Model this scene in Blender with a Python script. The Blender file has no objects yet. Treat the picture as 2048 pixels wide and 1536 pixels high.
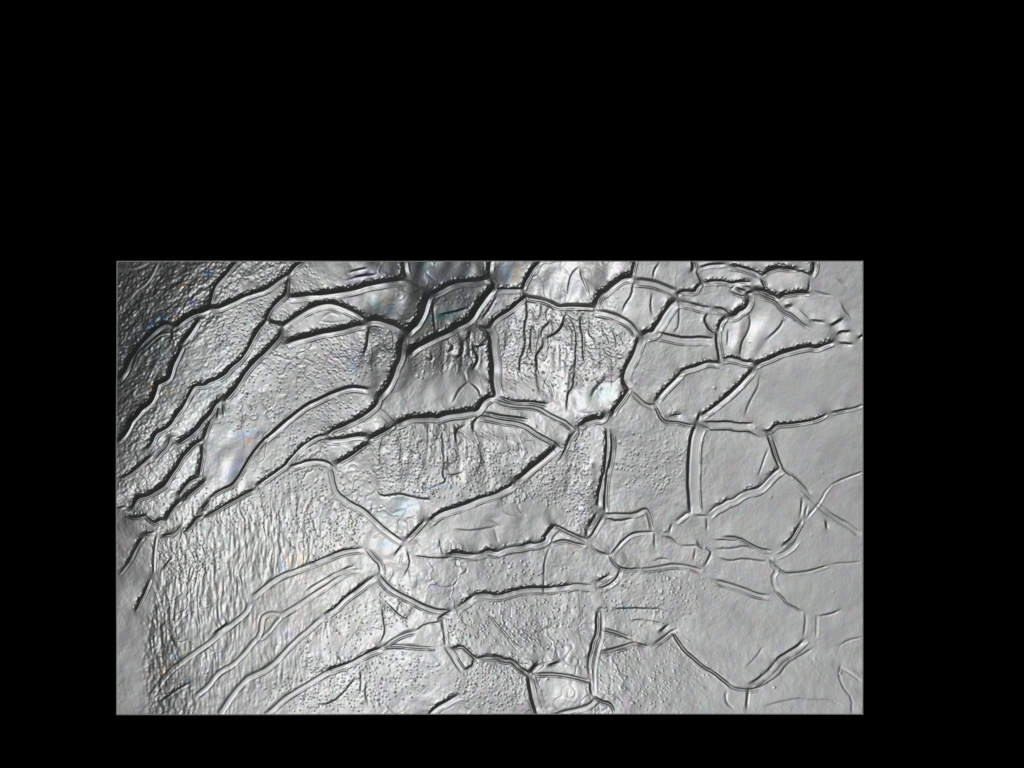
import bpy, math, heapq
import numpy as np

# ------------------------------------------------------------------ camera, lamp, world
S = 0.0002                      # metres per unit of the traced drawing
CX, CY = 1024.0, 768.0          # drawing unit that lies under the camera
PITCH = 1.1                    # spacing of the relief grid in drawing units
Z0 = 0.012                      # mean height of the sheet above the black page
LENS = 400.0
DIST = 2048 * S * LENS / 36.0

scene = bpy.context.scene
cam_d = bpy.data.cameras.new("camera")
cam_d.lens = LENS
cam_d.sensor_width = 36.0
cam_d.clip_start = 0.05
cam_d.clip_end = 50.0
cam = bpy.data.objects.new("camera", cam_d)
cam.location = (0, 0, Z0 + DIST)
scene.collection.objects.link(cam)
scene.camera = cam

world = bpy.data.worlds.new("World")
scene.world = world
world.use_nodes = True
world.node_tree.nodes["Background"].inputs[0].default_value = (0, 0, 0, 1)
world.node_tree.nodes["Background"].inputs[1].default_value = 0.0

U = np.array((0.75, 0.66)); U /= np.linalg.norm(U)      # across the picture towards the lamp (x right, y down)
def softbox(name, tilt, dist, size, power, color):
    d = bpy.data.lights.new(name, 'AREA')
    d.shape = 'DISK'; d.size = size; d.energy = power; d.color = color
    o = bpy.data.objects.new(name, d)
    v = np.array((U[0] * math.sin(tilt), -U[1] * math.sin(tilt), math.cos(tilt)))
    o.location = tuple(v * dist + np.array((0, 0, Z0)))
    o.rotation_euler = (math.acos(v[2]), 0, math.atan2(v[0], -v[1]))
    scene.collection.objects.link(o)
softbox("softbox", math.radians(22), 6.0, 1.6, 88.89405577490453, (1.0, 0.995, 0.99))

scene.view_settings.view_transform = 'Standard'
scene.view_settings.look = 'None'
scene.view_settings.exposure = 0.0
scene.view_settings.gamma = 1.0
scene.cycles.max_bounces = 4

# ------------------------------------------------------------------ materials
def material(name):
    m = bpy.data.materials.new(name); m.use_nodes = True
    return m, m.node_tree.nodes, m.node_tree.links

def film_material(name, base):
    m, N, L = material(name)
    p = N["Principled BSDF"]
    p.inputs["Metallic"].default_value = 0.94
    p.inputs["Coat Weight"].default_value = 0.35; p.inputs["Coat Roughness"].default_value = 0.16; p.inputs["Coat IOR"].default_value = 1.5
    geo = N.new("ShaderNodeTexCoord")
    # faint colour flecks, as thin clear films show
    n1 = N.new("ShaderNodeTexNoise"); n1.inputs["Scale"].default_value = 900; n1.inputs["Detail"].default_value = 2
    L.new(geo.outputs["Object"], n1.inputs["Vector"])
    mixc = N.new("ShaderNodeMix"); mixc.data_type = 'RGBA'; mixc.blend_type = 'SOFT_LIGHT'
    mixc.inputs[0].default_value = 0.06
    mixc.inputs[6].default_value = (*base, 1)
    L.new(n1.outputs["Color"], mixc.inputs[7])
    at = N.new("ShaderNodeAttribute"); at.attribute_name = "film_tint"
    mul = N.new("ShaderNodeMix"); mul.data_type = 'RGBA'; mul.blend_type = 'MULTIPLY'
    mul.inputs[0].default_value = 1.0
    L.new(mixc.outputs[2], mul.inputs[6]); L.new(at.outputs["Color"], mul.inputs[7])
    L.new(mul.outputs[2], p.inputs["Base Color"])
    n2 = N.new("ShaderNodeTexNoise"); n2.inputs["Scale"].default_value = 60; n2.inputs["Detail"].default_value = 5
    L.new(geo.outputs["Object"], n2.inputs["Vector"])
    mr = N.new("ShaderNodeMapRange")
    mr.inputs[3].default_value = 0.48 - 0.03; mr.inputs[4].default_value = 0.48 + 0.03
    L.new(n2.outputs["Fac"], mr.inputs[0]); L.new(mr.outputs[0], p.inputs["Roughness"])
    n3 = N.new("ShaderNodeTexNoise"); n3.inputs["Scale"].default_value = 1500; n3.inputs["Detail"].default_value = 3
    L.new(geo.outputs["Object"], n3.inputs["Vector"])
    bmp = N.new("ShaderNodeBump"); bmp.inputs["Strength"].default_value = 0.05; bmp.inputs["Distance"].default_value = 0.00016
    L.new(n3.outputs["Fac"], bmp.inputs["Height"]); L.new(bmp.outputs[0], p.inputs["Normal"])
    return m
M_PLATE = film_material("silver_film", (0.70, 0.71, 0.715))
M_RIDGE = M_PLATE

M_RIM, N, L = material("border_white")
N["Principled BSDF"].inputs["Base Color"].default_value = (0.85, 0.85, 0.85, 1)
N["Principled BSDF"].inputs["Roughness"].default_value = 0.6
M_BLACK, N, L = material("black_matte")
N["Principled BSDF"].inputs["Base Color"].default_value = (0, 0, 0, 1)
N["Principled BSDF"].inputs["Roughness"].default_value = 1.0
N["Principled BSDF"].inputs["Specular IOR Level"].default_value = 0.0

# ------------------------------------------------------------------ the relief: drawing of the ridges
# each line: wall width, wall strength, crest width, far edge strength, flags (j jagged, d broken, p fine wrinkle), points
RIDGES = """
7 1 5 .3 j 472,520 459,536 441,557 428,571 422,590 419,609
8 1 8 .4 j 420,611 435,614 450,608 470,599 488,590 508,583 530,576 549,562 565,552 574,546
8 1 6 .3 j 577,545 586,533 594,526 606,519
10 1 6 .3 j 419,614 403,621 391,623 371,634 350,649
8 .8 8 .4 j 347,649 333,643 318,650 303,664 289,678 278,690 267,705 258,718 252,732 245,745 236,757
4 .5 4 .2 - 343,664 324,665 309,675 294,690 278,703 268,721 261,740
8 .9 6 .3 j 397,637 384,656 371,674 362,683
9 1 6 .3 j 360,693 352,713 344,729 340,745 335,757 318,763 312,768 309,783 303,799 294,809 283,815 272,830 262,840 255,856 245,871 234,881
4 .7 3 0 - 343,662 344,680
5 -.8 3 0 - 236,534 252,538 271,537 286,531 300,524
5 -.7 3 0 - 318,523 309,542 299,560 289,573 271,583 259,601
7 1 6 .3 j 575,555 572,568 571,586 556,598 542,614 533,631 529,642 517,656 505,677 494,699 479,718 461,731 450,747 429,758 418,761 410,767 391,767 384,774 376,789 368,804 359,818 350,831 343,843 335,852 324,859 313,864 308,872 302,884 293,894
8 1 6 .3 j 561,659 558,671 545,686 530,702 516,713 501,729 488,745 479,760 470,774 459,787 448,798
8 1 5 .3 j 439,798 429,809 422,823 416,830 404,842 396,853 384,865 371,875 355,884
9 1 10 .4 j 581,590 600,590 621,587 638,586 659,584 684,580 713,574 735,565 764,560 791,557 805,556
8 1 8 .3 j 802,521 804,532 805,542 808,552
8 1 10 .4 j 565,650 578,639 596,627 618,614 638,606 656,603 671,605 688,611 706,620 720,627 731,636
10 1 8 .5 j 574,683 596,675 621,668 641,662 662,659 685,655 706,649 726,645
8 1 8 .8 j 539,640 549,644 561,647
9 .8 10 .3 j 734,639 742,636 759,637 776,643 794,650 805,657
13 1 8 .3 j 813,662 823,652 830,646 840,628 846,608 853,590
10 1 9 .2 j 803,674 799,690 798,705 794,721 788,731 784,745 779,757 773,770 763,783 756,790
8 1 7 .3 j 753,799 750,809 738,820 725,828 712,837 698,843 684,850 666,856 655,866
5 .9 2 0 jp 737,655 734,675 732,693 726,708
4 .8 4 0 dp 690,558 709,552 726,549 750,546
3 .7 4 0 dp 696,543 713,538 732,535
9 1 10 .4 j 864,583 878,577 896,568 912,562 933,560 955,558 976,555
8 1 8 .3 j 978,519 976,535 975,552
11 1 8 .3 j 982,571 981,578 969,589 959,602 949,617 942,630 930,642 912,650 894,661 874,669 852,680 830,690 814,706
5 .7 6 .3 - 976,560 984,564 990,579
6 .9 8 .5 j 994,576 1013,576 1028,576 1042,576
7 1 5 .2 j 1078,523 1064,536 1056,549 1047,564 1044,576
8 1 6 .2 j 1048,589 1046,596 1035,603 1023,614 1009,623 994,631 984,640 978,650
6 .6 6 .3 - 957,650 968,654 978,654
4 .6 4 0 jp 991,593 982,606 971,623 962,637
8 1 14 .3 j 972,665 978,678 979,696 982,718 984,732 984,745 983,760 984,774 987,789
8 .4 6 .8 - 1051,590 1064,594 1086,596 1105,603 1117,610 1130,609 1152,609 1186,611
4 .5 4 .3 - 808,558 823,560 833,565 845,574 858,583
3 .7 3 0 jp 864,602 864,623 867,645 870,664
4 .7 3 0 p 880,628 906,624 925,618 935,614
6 1 4 .2 j 1268,521 1265,538 1262,551
10 1 9 .3 j 1263,551 1244,553 1233,561 1221,570 1211,579 1200,584 1192,595 1188,611
6 .4 12 .8 - 1271,557 1291,558 1309,561 1325,567 1339,573 1353,580
7 1 16 .1 j 1348,599 1339,606 1331,617 1323,628 1316,642 1307,655 1304,661 1294,661 1285,667
5 .35 11 .8 - 1194,620 1218,624 1241,633 1259,642 1271,655 1278,668
6 1 14 .2 j 1275,677 1271,688 1266,702 1260,716 1253,729 1246,745 1244,759 1247,766 1255,776
4 .6 14 .6 - 1318,664 1335,668 1359,674 1379,674 1401,672 1423,674
5 .9 6 0 j 1354,587 1361,582 1376,580 1389,582 1392,574 1398,567
4 .7 12 .6 d 1359,601 1379,603 1398,609 1417,614
5 .9 6 .2 - 1383,521 1386,533 1383,541
3 .6 4 .2 p 1392,542 1398,558 1405,570
4 .6 6 .2 - 1401,533 1416,529 1430,527 1449,526
5 .9 7 .4 j 1410,562 1423,560 1430,559 1451,560 1464,565 1474,562 1499,562
4 .7 4 .1 - 1414,628 1408,637 1411,649 1420,662 1430,667
3 .5 2 0 p 1155,535 1142,549 1136,568 1134,586
3 .5 2 0 p 1159,538 1165,558 1172,576 1175,590
3 .4 2 0 p 1303,589 1300,608 1304,628
3 .5 2 0 p 1316,526 1307,541 1306,554
3 .5 2 0 p 1265,568 1262,590 1250,608 1246,621
3 .3 2 0 p 1357,608 1357,652 1347,664
5 1 9 .2 j 1360,744 1347,758 1332,773 1319,787 1310,799
5 .9 9 .2 j 1360,741 1370,737 1388,732 1404,725 1414,721 1430,723 1438,725
4 .8 8 .2 - 1431,666 1431,688 1436,710 1437,722
4 .9 8 .6 j 1462,530 1481,533 1496,538 1511,542 1521,549
7 1 4 .1 j 1525,548 1533,542 1547,535 1562,532 1576,535 1593,537
4 .6 4 0 jp 1593,542 1603,541 1613,545 1620,548
5 .9 8 .2 j 1626,521 1626,539 1620,548
4 .8 4 .2 - 1522,560 1527,568 1531,579
7 1 6 .3 j 1511,577 1533,581 1538,586 1552,590 1557,595
7 1 4 .1 j 1559,594 1565,588 1576,586 1596,583 1616,584
4 .7 3 0 d 1617,560 1616,579
5 .9 3 0 p 1475,576 1489,580
5 .9 3 0 p 1493,585 1503,583
3 .4 3 .2 p 1461,579 1464,573 1474,569 1493,571 1505,579
3 .7 3 0 p 1462,582 1474,589 1492,593
8 1 10 .2 j 1494,596 1493,606 1487,615 1475,621 1470,628 1459,629
4 .7 10 .4 - 1430,615 1445,617 1453,623
5 .9 7 .2 j 1448,634 1439,645 1435,658
4 .3 4 .7 - 1524,593 1538,596 1553,603 1560,612 1569,621 1584,627 1596,639 1606,647 1618,653
4 -.7 3 0 p 1598,618 1609,628 1623,640
4 .6 3 0 p 1623,639 1647,643
6 .9 3 0 p 1572,611 1582,611
7 1 7 .1 j 1511,728 1524,721 1541,715 1559,706 1574,702 1591,697 1606,693 1619,690 1632,693 1644,688 1664,681
4 .8 10 .5 j 1446,715 1459,713 1475,716 1489,722 1505,722
5 1 9 .1 j 1503,739 1499,745 1487,757 1474,771 1459,785 1445,796 1430,809 1417,818 1404,827
5 .9 3 0 p 1663,650 1672,645 1683,637
4 .9 3 0 p 1676,666 1682,662 1698,661
4 .7 3 0 p 1680,684 1704,686
4 .8 3 0 p 1717,674 1724,669
4 .7 3 0 dp 1632,582 1647,587 1661,589
4 -.7 3 0 p 1682,605 1691,621 1704,634
4 -.5 3 0 p 1676,560 1692,570
3 .35 3 0 p 1496,628 1499,646 1493,666 1481,686 1478,709
4 .35 4 0 p 1565,636 1559,652 1547,666 1533,678
3 .3 3 0 p 1455,659 1453,688
8 1 4 .2 jd 350,868 338,872 337,881 331,893 321,902 309,916
6 .9 4 .2 j 302,909 289,921 274,934 259,946 243,954
6 1 3 .1 j 419,840 413,856 406,875
8 1 5 .2 j 401,878 388,887 374,900 362,912 352,931 341,947 333,960 326,971 312,979 294,989 278,992 270,1001 264,1015 257,1018
7 1 4 .2 j 403,891 403,913 400,932 397,947
7 1 4 .2 j 396,953 384,957 374,966 362,980 357,988
4 1 4 .1 - 530,875 516,891 501,911 491,928 480,949 472,960 463,971 447,977 432,985 422,993
5 1 8 .4 - 735,776 720,773 698,773 676,780 655,787 633,798 612,809 592,824 571,840 548,861 530,875
4 .9 2 0 p 446,811 447,828
4 .9 2 0 p 437,815 435,833
5 .9 4 .1 j 507,979 486,989 464,1001 442,1012 428,1021 409,1032
7 .9 4 .2 j 403,1029 394,1034 385,1045 376,1056 368,1062
6 1 10 .5 j 656,877 674,877 691,874 706,871 731,870
7 1 5 .2 j 785,849 772,858 757,867 739,875
7 1 6 .2 j 734,886 719,896 706,906 691,915 674,924
4 .9 7 .4 j 650,867 635,870 618,880 603,891 589,905 575,921 571,928 552,941 530,957 515,969
3 .7 9 .7 - 580,932 596,927 615,921 635,918 655,921 665,930
3 .3 12 .3 - 760,815 772,824 782,836 791,846
9 1 11 .4 j 793,843 805,839 815,834 830,831 845,831 867,830 874,833 886,828 903,824 924,821 941,817 952,818 959,807 966,798 976,792 987,790
3 .6 11 .35 - 666,935 668,950 672,971 676,983 691,995 706,1005 725,1014 735,1023 750,1036 767,1052 786,1068 805,1081
4 .9 6 .3 j 1003,792 1020,798 1039,802 1064,801 1079,804 1095,805
3 .5 8 .9 - 993,799 1013,805 1035,808 1064,809 1082,814 1101,826 1130,839 1142,849 1149,855
4 .9 6 .2 - 971,823 985,827 1003,830 1028,833 1054,837
3 .6 9 .7 - 963,830 984,834 1006,839 1035,843 1054,850 1072,864 1091,874 1108,883 1120,894
8 1 10 .2 j 1111,891 1101,900 1086,913 1072,924 1057,935 1042,949 1031,957
5 1 11 .6 j 1023,966 1019,971 1006,977 988,986 969,992 947,999 933,1005 912,1012 893,1018 874,1027 859,1039
4 1 6 .2 j 846,1042 837,1052 829,1061 814,1075
5 .9 3 0 jd 1148,861 1139,872 1134,886 1122,913 1113,922
9 1 9 .5 j 1158,846 1167,840 1180,836 1192,833 1202,834 1205,826
7 1 6 .1 j 1255,779 1244,795 1233,807 1225,817 1222,828
3 .4 8 .5 - 1265,783 1276,793 1288,804 1300,809 1309,807
3 .6 5 .5 - 1312,811 1319,823 1325,836 1335,842 1356,842 1376,848 1388,848
5 .9 3 0 jdp 1335,831 1347,827 1359,826
5 .9 3 0 p 1394,839 1397,828
5 1 8 .2 j 1209,858 1211,877 1211,903 1210,925 1208,941 1202,957 1198,974 1194,989 1193,1010
4 .8 6 .2 - 1219,865 1222,884 1221,909 1218,930 1212,950 1209,970 1208,989 1208,1021
5 1 4 .1 j 1189,1029 1184,1039 1178,1051
3 .6 6 .3 - 1203,1034 1193,1053 1183,1071 1175,1075
4 .9 2 0 p 1172,1061 1172,1068
5 1 22 .15 - 1389,850 1382,867 1378,889 1376,911 1375,943 1375,970 1377,989 1378,1012 1379,1023
3 .7 14 .5 - 1408,843 1430,842 1459,842 1472,846 1503,845
3 .5 3 0 p 1402,848 1416,856 1430,859 1456,859 1471,864 1496,862 1508,867 1518,874
4 1 5 .1 j 1530,859 1538,860 1552,846 1569,846 1591,845 1613,842 1635,836 1650,828
3 .9 4 .1 d 1666,824 1679,821 1697,818 1711,815 1724,809
3 .8 5 .1 - 1534,875 1540,891 1547,913 1556,934
3 .6 3 .1 - 1543,880 1552,902 1559,925 1566,941 1576,950 1588,954 1606,971 1619,986
5 .9 14 .6 jd 1556,935 1546,943 1535,954 1521,969 1512,975 1497,977 1489,980 1478,985 1465,996 1453,998 1442,1006 1430,1010 1415,1023
3 .7 4 0 d 1660,969 1679,960 1697,952 1705,949 1722,943
2 .4 3 0 p 1534,899 1525,925 1516,950
3 .25 3 0 p 1518,754 1516,774 1494,807 1489,827
8 1 4 .2 j 256,1030 271,1033 292,1027
6 .8 4 .2 j 292,1029 303,1040 312,1043 321,1036 331,1039
8 1 4 .2 j 331,1037 338,1024 349,1008 359,998
8 1 4 .2 j 365,999 376,988 390,977 398,970 409,958
6 1 4 .1 j 416,1002 409,1012 403,1020
8 .9 4 .1 jd 362,1046 356,1055 344,1065 335,1065 321,1071
6 1 4 .1 j 305,1062 289,1065
7 .9 4 .2 j 284,1074 275,1086 268,1100 259,1119 248,1133 239,1144
4 .5 4 .2 j 312,1071 309,1084 306,1116 306,1146
5 1 4 .1 j 299,1160 292,1175 287,1188 277,1206 270,1219
3 .9 3 0 p 343,1115 327,1136
3 .8 3 0 p 251,1012 236,1015
3 .9 10 .5 j 621,1125 635,1119 656,1111 676,1103 691,1099 706,1096 723,1094
3 .28 9 .45 - 505,1190 530,1168 559,1149 592,1137 621,1125
3 .45 8 .5 - 731,1102 744,1116 759,1130 760,1146
3 .6 8 .4 jd 653,1154 666,1146 681,1140 690,1136 704,1133
3 .28 9 .45 - 612,1181 633,1166 653,1154
4 1 10 .2 j 747,1152 731,1162 713,1177 698,1188 687,1196 674,1209 662,1218 650,1225
3 .25 9 .5 - 641,1232 625,1245 606,1263 589,1277 568,1298 548,1321 530,1336 508,1346 491,1353 464,1383 438,1424
4 .6 10 .6 - 761,1149 770,1162 786,1177 808,1188 830,1199 852,1212 874,1219 899,1220
3 .4 3 0 p 813,1099 816,1111 819,1128 808,1150
3 .6 3 0 p 756,982 764,991 782,989 802,986 820,992 830,993
4 .5 3 0 p 802,1092 789,1109
6 1 11 .6 jd 894,1106 912,1102 938,1106 959,1105 976,1097 991,1102 1006,1095 1026,1090 1042,1089 1059,1083 1070,1084 1088,1078 1086,1073 1097,1059 1108,1048
3 .45 3 0 p 830,1111 874,1116 903,1114
3 .6 3 0 p 878,1081 881,1099 886,1106
5 1 12 .6 jd 912,1212 930,1200 940,1194 947,1188 966,1185 985,1187 1000,1187 1018,1181 1047,1174 1072,1173 1091,1174 1110,1171 1138,1169 1148,1166 1182,1168
4 .9 8 .5 j 1194,1159 1203,1155 1216,1147
3 .35 3 0 dp 1098,1092 1088,1121 1086,1153 1086,1187
3 .6 6 .5 - 1108,1046 1130,1058 1149,1067 1171,1078
3 .6 5 .4 - 1105,1084 1116,1080 1130,1078 1148,1084 1168,1090
3 .5 8 .4 - 1209,1026 1233,1026 1268,1027 1291,1015 1300,1023 1306,1040 1309,1061
4 .5 3 0 p 1212,1033 1235,1042 1266,1034
4 .6 3 0 p 1187,1092 1194,1102 1216,1108
3 .5 6 .3 - 1222,1105 1233,1092 1244,1080 1262,1067 1284,1062 1307,1062
3 .45 3 0 p 1307,1064 1309,1095
3 .6 5 .4 - 1222,1111 1227,1121 1238,1133 1255,1137 1279,1136
3 .35 8 .6 - 1279,1136 1306,1134 1335,1128 1359,1127 1379,1130 1401,1138
3 .45 8 .3 p 1238,1138 1233,1155 1211,1172 1194,1175
6 .9 8 .3 d 1379,1021 1370,1024 1363,1030 1350,1039
4 .5 3 0 p 1342,1048 1338,1064
3 .5 4 0 p 1391,1029 1414,1030
5 .9 3 0 dp 1410,1037 1411,1058
4 .5 3 0 p 1328,1073 1342,1075 1356,1090
4 .6 3 0 p 1394,1083 1397,1095 1420,1102 1419,1109 1408,1130
3 .4 3 0 p 1364,1090 1394,1090
3 .3 3 0 p 1306,1122 1320,1115 1338,1118
3 .4 3 0 p 1389,1097 1386,1118
3 .7 5 .3 - 1449,1073 1478,1075 1500,1086 1521,1096 1541,1100
3 .5 3 0 p 1430,1078 1475,1081
3 .4 3 0 p 1433,1097 1464,1097 1492,1090 1512,1097
3 .5 3 0 p 1439,1114 1459,1121 1489,1115 1530,1121
3 .5 4 .2 - 1541,1118 1550,1128 1562,1140 1572,1146 1591,1144 1620,1140 1654,1130
4 1 5 0 j 1600,1042 1591,1059 1581,1078 1574,1083 1565,1090
3 .8 3 0 dp 1603,998 1601,1020 1598,1033
3 .45 9 .6 - 1430,1158 1459,1166 1489,1175 1512,1185 1537,1188
3 .6 3 .2 - 1553,1181 1568,1194 1576,1207 1591,1214 1604,1223
3 .4 3 0 p 1654,1020 1664,1029 1694,1045
4 .8 3 0 dp 1650,1043 1653,1056
3 .25 3 0 p 1664,1127 1720,1122
3 .15 5 1 - 767,1290 794,1288 830,1292 867,1293
3 .25 10 .7 - 887,1295 900,1312 912,1332 924,1346
5 .9 5 .8 j 905,1295 925,1289 938,1302 955,1317
4 .9 4 .1 p 946,1321 944,1332 931,1339
5 1 8 1 jd 957,1314 971,1311 996,1310 1006,1317 1025,1317 1038,1330 1059,1345
7 1 4 0 p 1059,1342 1073,1327
3 .4 6 1 - 1072,1345 1101,1345 1130,1348 1152,1353 1180,1361
5 .9 3 0 p 1097,1330 1117,1324
6 .7 12 .7 - 1053,1356 1057,1375 1063,1405 1072,1428
3 -.8 4 .3 p 1064,1356 1076,1390 1088,1424
4 1 10 .2 j 915,1389 894,1402 874,1412 855,1427
4 .8 3 0 p 900,1222 889,1228 877,1236
4 .5 5 .2 j 884,1242 886,1266 889,1289
3 .5 3 0 p 982,1230 994,1248 1009,1261 1023,1280 1042,1296
4 .2 6 .8 - 830,1260 808,1266 786,1276 764,1292
4 1 9 .6 j 759,1295 735,1304 720,1312 701,1323 674,1333 656,1340
3 .25 9 .5 - 656,1340 633,1353 603,1371 581,1384 559,1400 539,1419 530,1427
3 .4 3 0 p 830,1261 852,1247 881,1244
3 .5 3 0 p 764,1216 767,1236 770,1263 760,1283
3 .6 3 0 p 776,1208 794,1228 816,1239
3 .5 3 0 dp 720,1343 720,1383
3 .45 3 0 p 710,1355 696,1373 676,1394 655,1408 638,1409
4 .9 5 .1 d 1193,1226 1191,1242 1193,1255 1190,1270 1182,1286 1181,1301 1177,1310 1174,1332 1177,1346
3 .2 6 .25 d 1197,1219 1203,1236 1203,1266 1194,1295 1187,1324 1186,1353 1187,1387
3 .45 6 1.2 - 1209,1258 1233,1263 1262,1273
3 .4 8 .8 - 1257,1288 1233,1295 1203,1305
4 .8 3 0 p 1276,1285 1296,1293
3 .4 7 .8 - 1306,1289 1323,1276 1339,1261 1350,1257
4 .8 5 .5 - 1350,1266 1359,1282 1370,1299 1388,1315 1408,1332 1430,1342 1448,1358 1462,1370
5 .8 3 0 dp 1318,1263 1334,1248
3 .4 3 0 dp 1262,1241 1276,1238 1306,1241 1334,1248
3 .5 3 0 dp 1227,1216 1255,1216 1296,1216 1320,1216 1335,1223
4 .8 3 0 p 1180,1367 1180,1380 1183,1390
4 .7 4 .6 - 1189,1393 1203,1402 1221,1405 1230,1418 1231,1427
3 .3 9 .6 - 1108,1427 1130,1422 1159,1415 1178,1409 1189,1396
3 .4 3 0 dp 1218,1348 1221,1365 1218,1378
4 .9 10 .5 d 1606,1279 1596,1290 1588,1296 1571,1305 1552,1317 1538,1337 1518,1355 1500,1365
4 .4 4 0 p 1623,1296 1598,1312 1571,1327 1555,1353 1524,1373 1496,1377
3 .4 3 0 p 1609,1228 1609,1244 1606,1270
3 -.5 3 0 p 1634,1232 1634,1273
3 .5 3 0 p 1638,1230 1659,1228 1679,1219
4 .25 3 0 p 1533,1412 1562,1403 1598,1396 1620,1400 1664,1399 1682,1406
4 .6 3 0 p 1496,1377 1494,1397 1492,1418
4 .7 3 0 dp 1452,1384 1449,1394 1453,1409 1465,1419
3 .25 3 0 p 1679,1289 1694,1279 1723,1273
3 .25 3 0 p 1680,1330 1676,1343 1678,1361 1688,1380 1702,1397 1702,1427
3 .25 3 0 p 1682,1333 1708,1349 1724,1362
3 .3 3 0 p 1524,1295 1509,1318 1493,1333
4 .8 3 0 p 454,1245 441,1255 428,1266
3 .22 9 .45 - 496,1207 491,1219 474,1234 449,1253 420,1278 393,1297 366,1317 339,1337 315,1366 303,1386
3 -.4 3 0 p 641,642 655,646 674,646 693,642
3 -.3 3 0 p 644,637 655,628 665,625 679,631
3 -.3 3 0 p 641,652 662,650 685,649
3 -.9 3 0 p 856,549 852,542 858,536 870,530
3 -.8 3 0 p 856,549 861,554 868,558
4 .45 3 0 p 1054,606 1053,631 1048,652 1050,681 1047,703 1038,722 1039,745
4 .45 4 0 p 1066,642 1061,666 1059,696 1064,709
5 .7 4 0 p 1129,628 1123,649 1113,664 1095,675
5 .55 4 0 p 1085,678 1085,693 1078,700 1070,713 1073,732
4 .5 4 0 p 1101,637 1095,649 1083,659 1082,674
4 .6 4 0 p 1161,628 1159,652 1165,674 1165,710 1168,725
4 .55 4 0 p 1133,634 1145,646 1152,672 1151,696 1148,740
4 -.6 4 0 p 1177,652 1174,666 1189,684 1194,708
4 .4 4 0 p 1224,658 1231,681 1230,696
4 -.6 4 0 p 1139,652 1143,674 1139,710
7 .8 3 0 jdp 937,661 935,686 938,715
5 .9 3 0 jp 924,683 924,708 913,715
6 1 3 0 jp 944,688 947,703 955,712 952,725 944,737
5 -1 3 0 p 893,686 889,725 890,744
4 1 3 0 p 952,694 965,690
5 .6 3 0 jp 896,686 906,696 893,703
5 .7 3 0 jdp 859,708 862,719 852,710
4 .6 3 0 p 1051,590 1054,615
4 -1 3 0 p 930,745 934,761
4 .9 3 0 jp 911,867 915,856 925,852
4 .9 3 0 jp 944,861 944,845 952,836
4 -.7 3 0 p 938,886 938,911 933,927
4 .5 3 0 p 911,886 909,853
4 -.6 3 0 p 856,856 858,877 856,913
5 -.8 3 0 p 884,853 889,877 890,918
4 -.6 3 0 p 902,853 903,906
5 -1 3 0 p 1025,886 1026,911
5 -.8 3 0 p 1042,881 1042,911
4 -.7 3 0 p 1094,757 1105,771 1108,799
3 .5 3 0 p 896,946 906,949 924,943
3 -.6 3 0 p 883,928 896,927 909,934
3 .5 3 0 p 886,930 884,950 892,962 878,968
3 .4 3 0 p 935,764 918,779 903,804
3 .5 3 0 p 941,767 955,779 959,792
4 .55 3 0 p 1148,745 1146,774 1133,789 1131,818
5 .35 4 0 p 1211,752 1189,774 1181,793
3 -.5 3 0 p 1159,821 1177,823 1189,820
3 -.5 3 0 p 830,979 859,979 878,973
3 .6 3 0 p 830,995 843,996 858,998
3 -.5 3 0 p 1035,1008 1039,1021 1050,1029
3 -.4 3 0 p 1007,1023 1022,1029 1042,1029
4 -.35 4 0 p 990,1058 997,1084
4 .3 4 0 p 985,1040 996,1052
4 .25 4 0 p 909,1058 947,1061 991,1052
4 -.9 4 0 p 878,1087 880,1102
4 -.9 4 0 p 900,1081 902,1095 896,1105
3 -.4 3 0 p 747,1075 760,1068
3 -.6 3 0 p 805,1109 800,1131
4 .4 3 0 p 732,1365 728,1383 734,1408
3 .2 9 .45 - 721,1138 694,1140 670,1155 626,1185 589,1209 562,1226
3 .2 8 .4 - 562,1226 540,1222 523,1229 518,1241 515,1268 503,1280 486,1302 462,1327 442,1337 427,1349 415,1368 391,1388
3 .15 6 .4 p 560,1231 528,1268 515,1275
4 .5 3 0 jp 320,1403 351,1378 381,1363
3 -.5 3 0 p 307,1173 317,1197 327,1246
3 -.5 3 0 p 351,1217 354,1256 356,1295
3 -.4 3 0 p 334,1182 344,1217 342,1246
4 .6 6 .3 - 1456,1364 1465,1373 1478,1377 1496,1378 1512,1375
3 .3 10 .35 d 1603,969 1620,986 1638,1005 1656,1020 1679,1036 1698,1046 1722,1065
3 .35 5 .2 d 1612,1034 1625,1018 1641,998 1650,980 1660,971
3 .45 4 .2 d 1609,1032 1610,1023 1613,1012
3 .25 9 .3 - 1555,1108 1569,1102 1584,1092 1593,1078
3 .25 8 .25 d 1538,1119 1540,1134 1550,1140 1541,1152 1543,1171 1550,1181
3 .4 7 .6 - 1200,1301 1225,1296 1247,1289 1268,1283 1276,1285
"""
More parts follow.
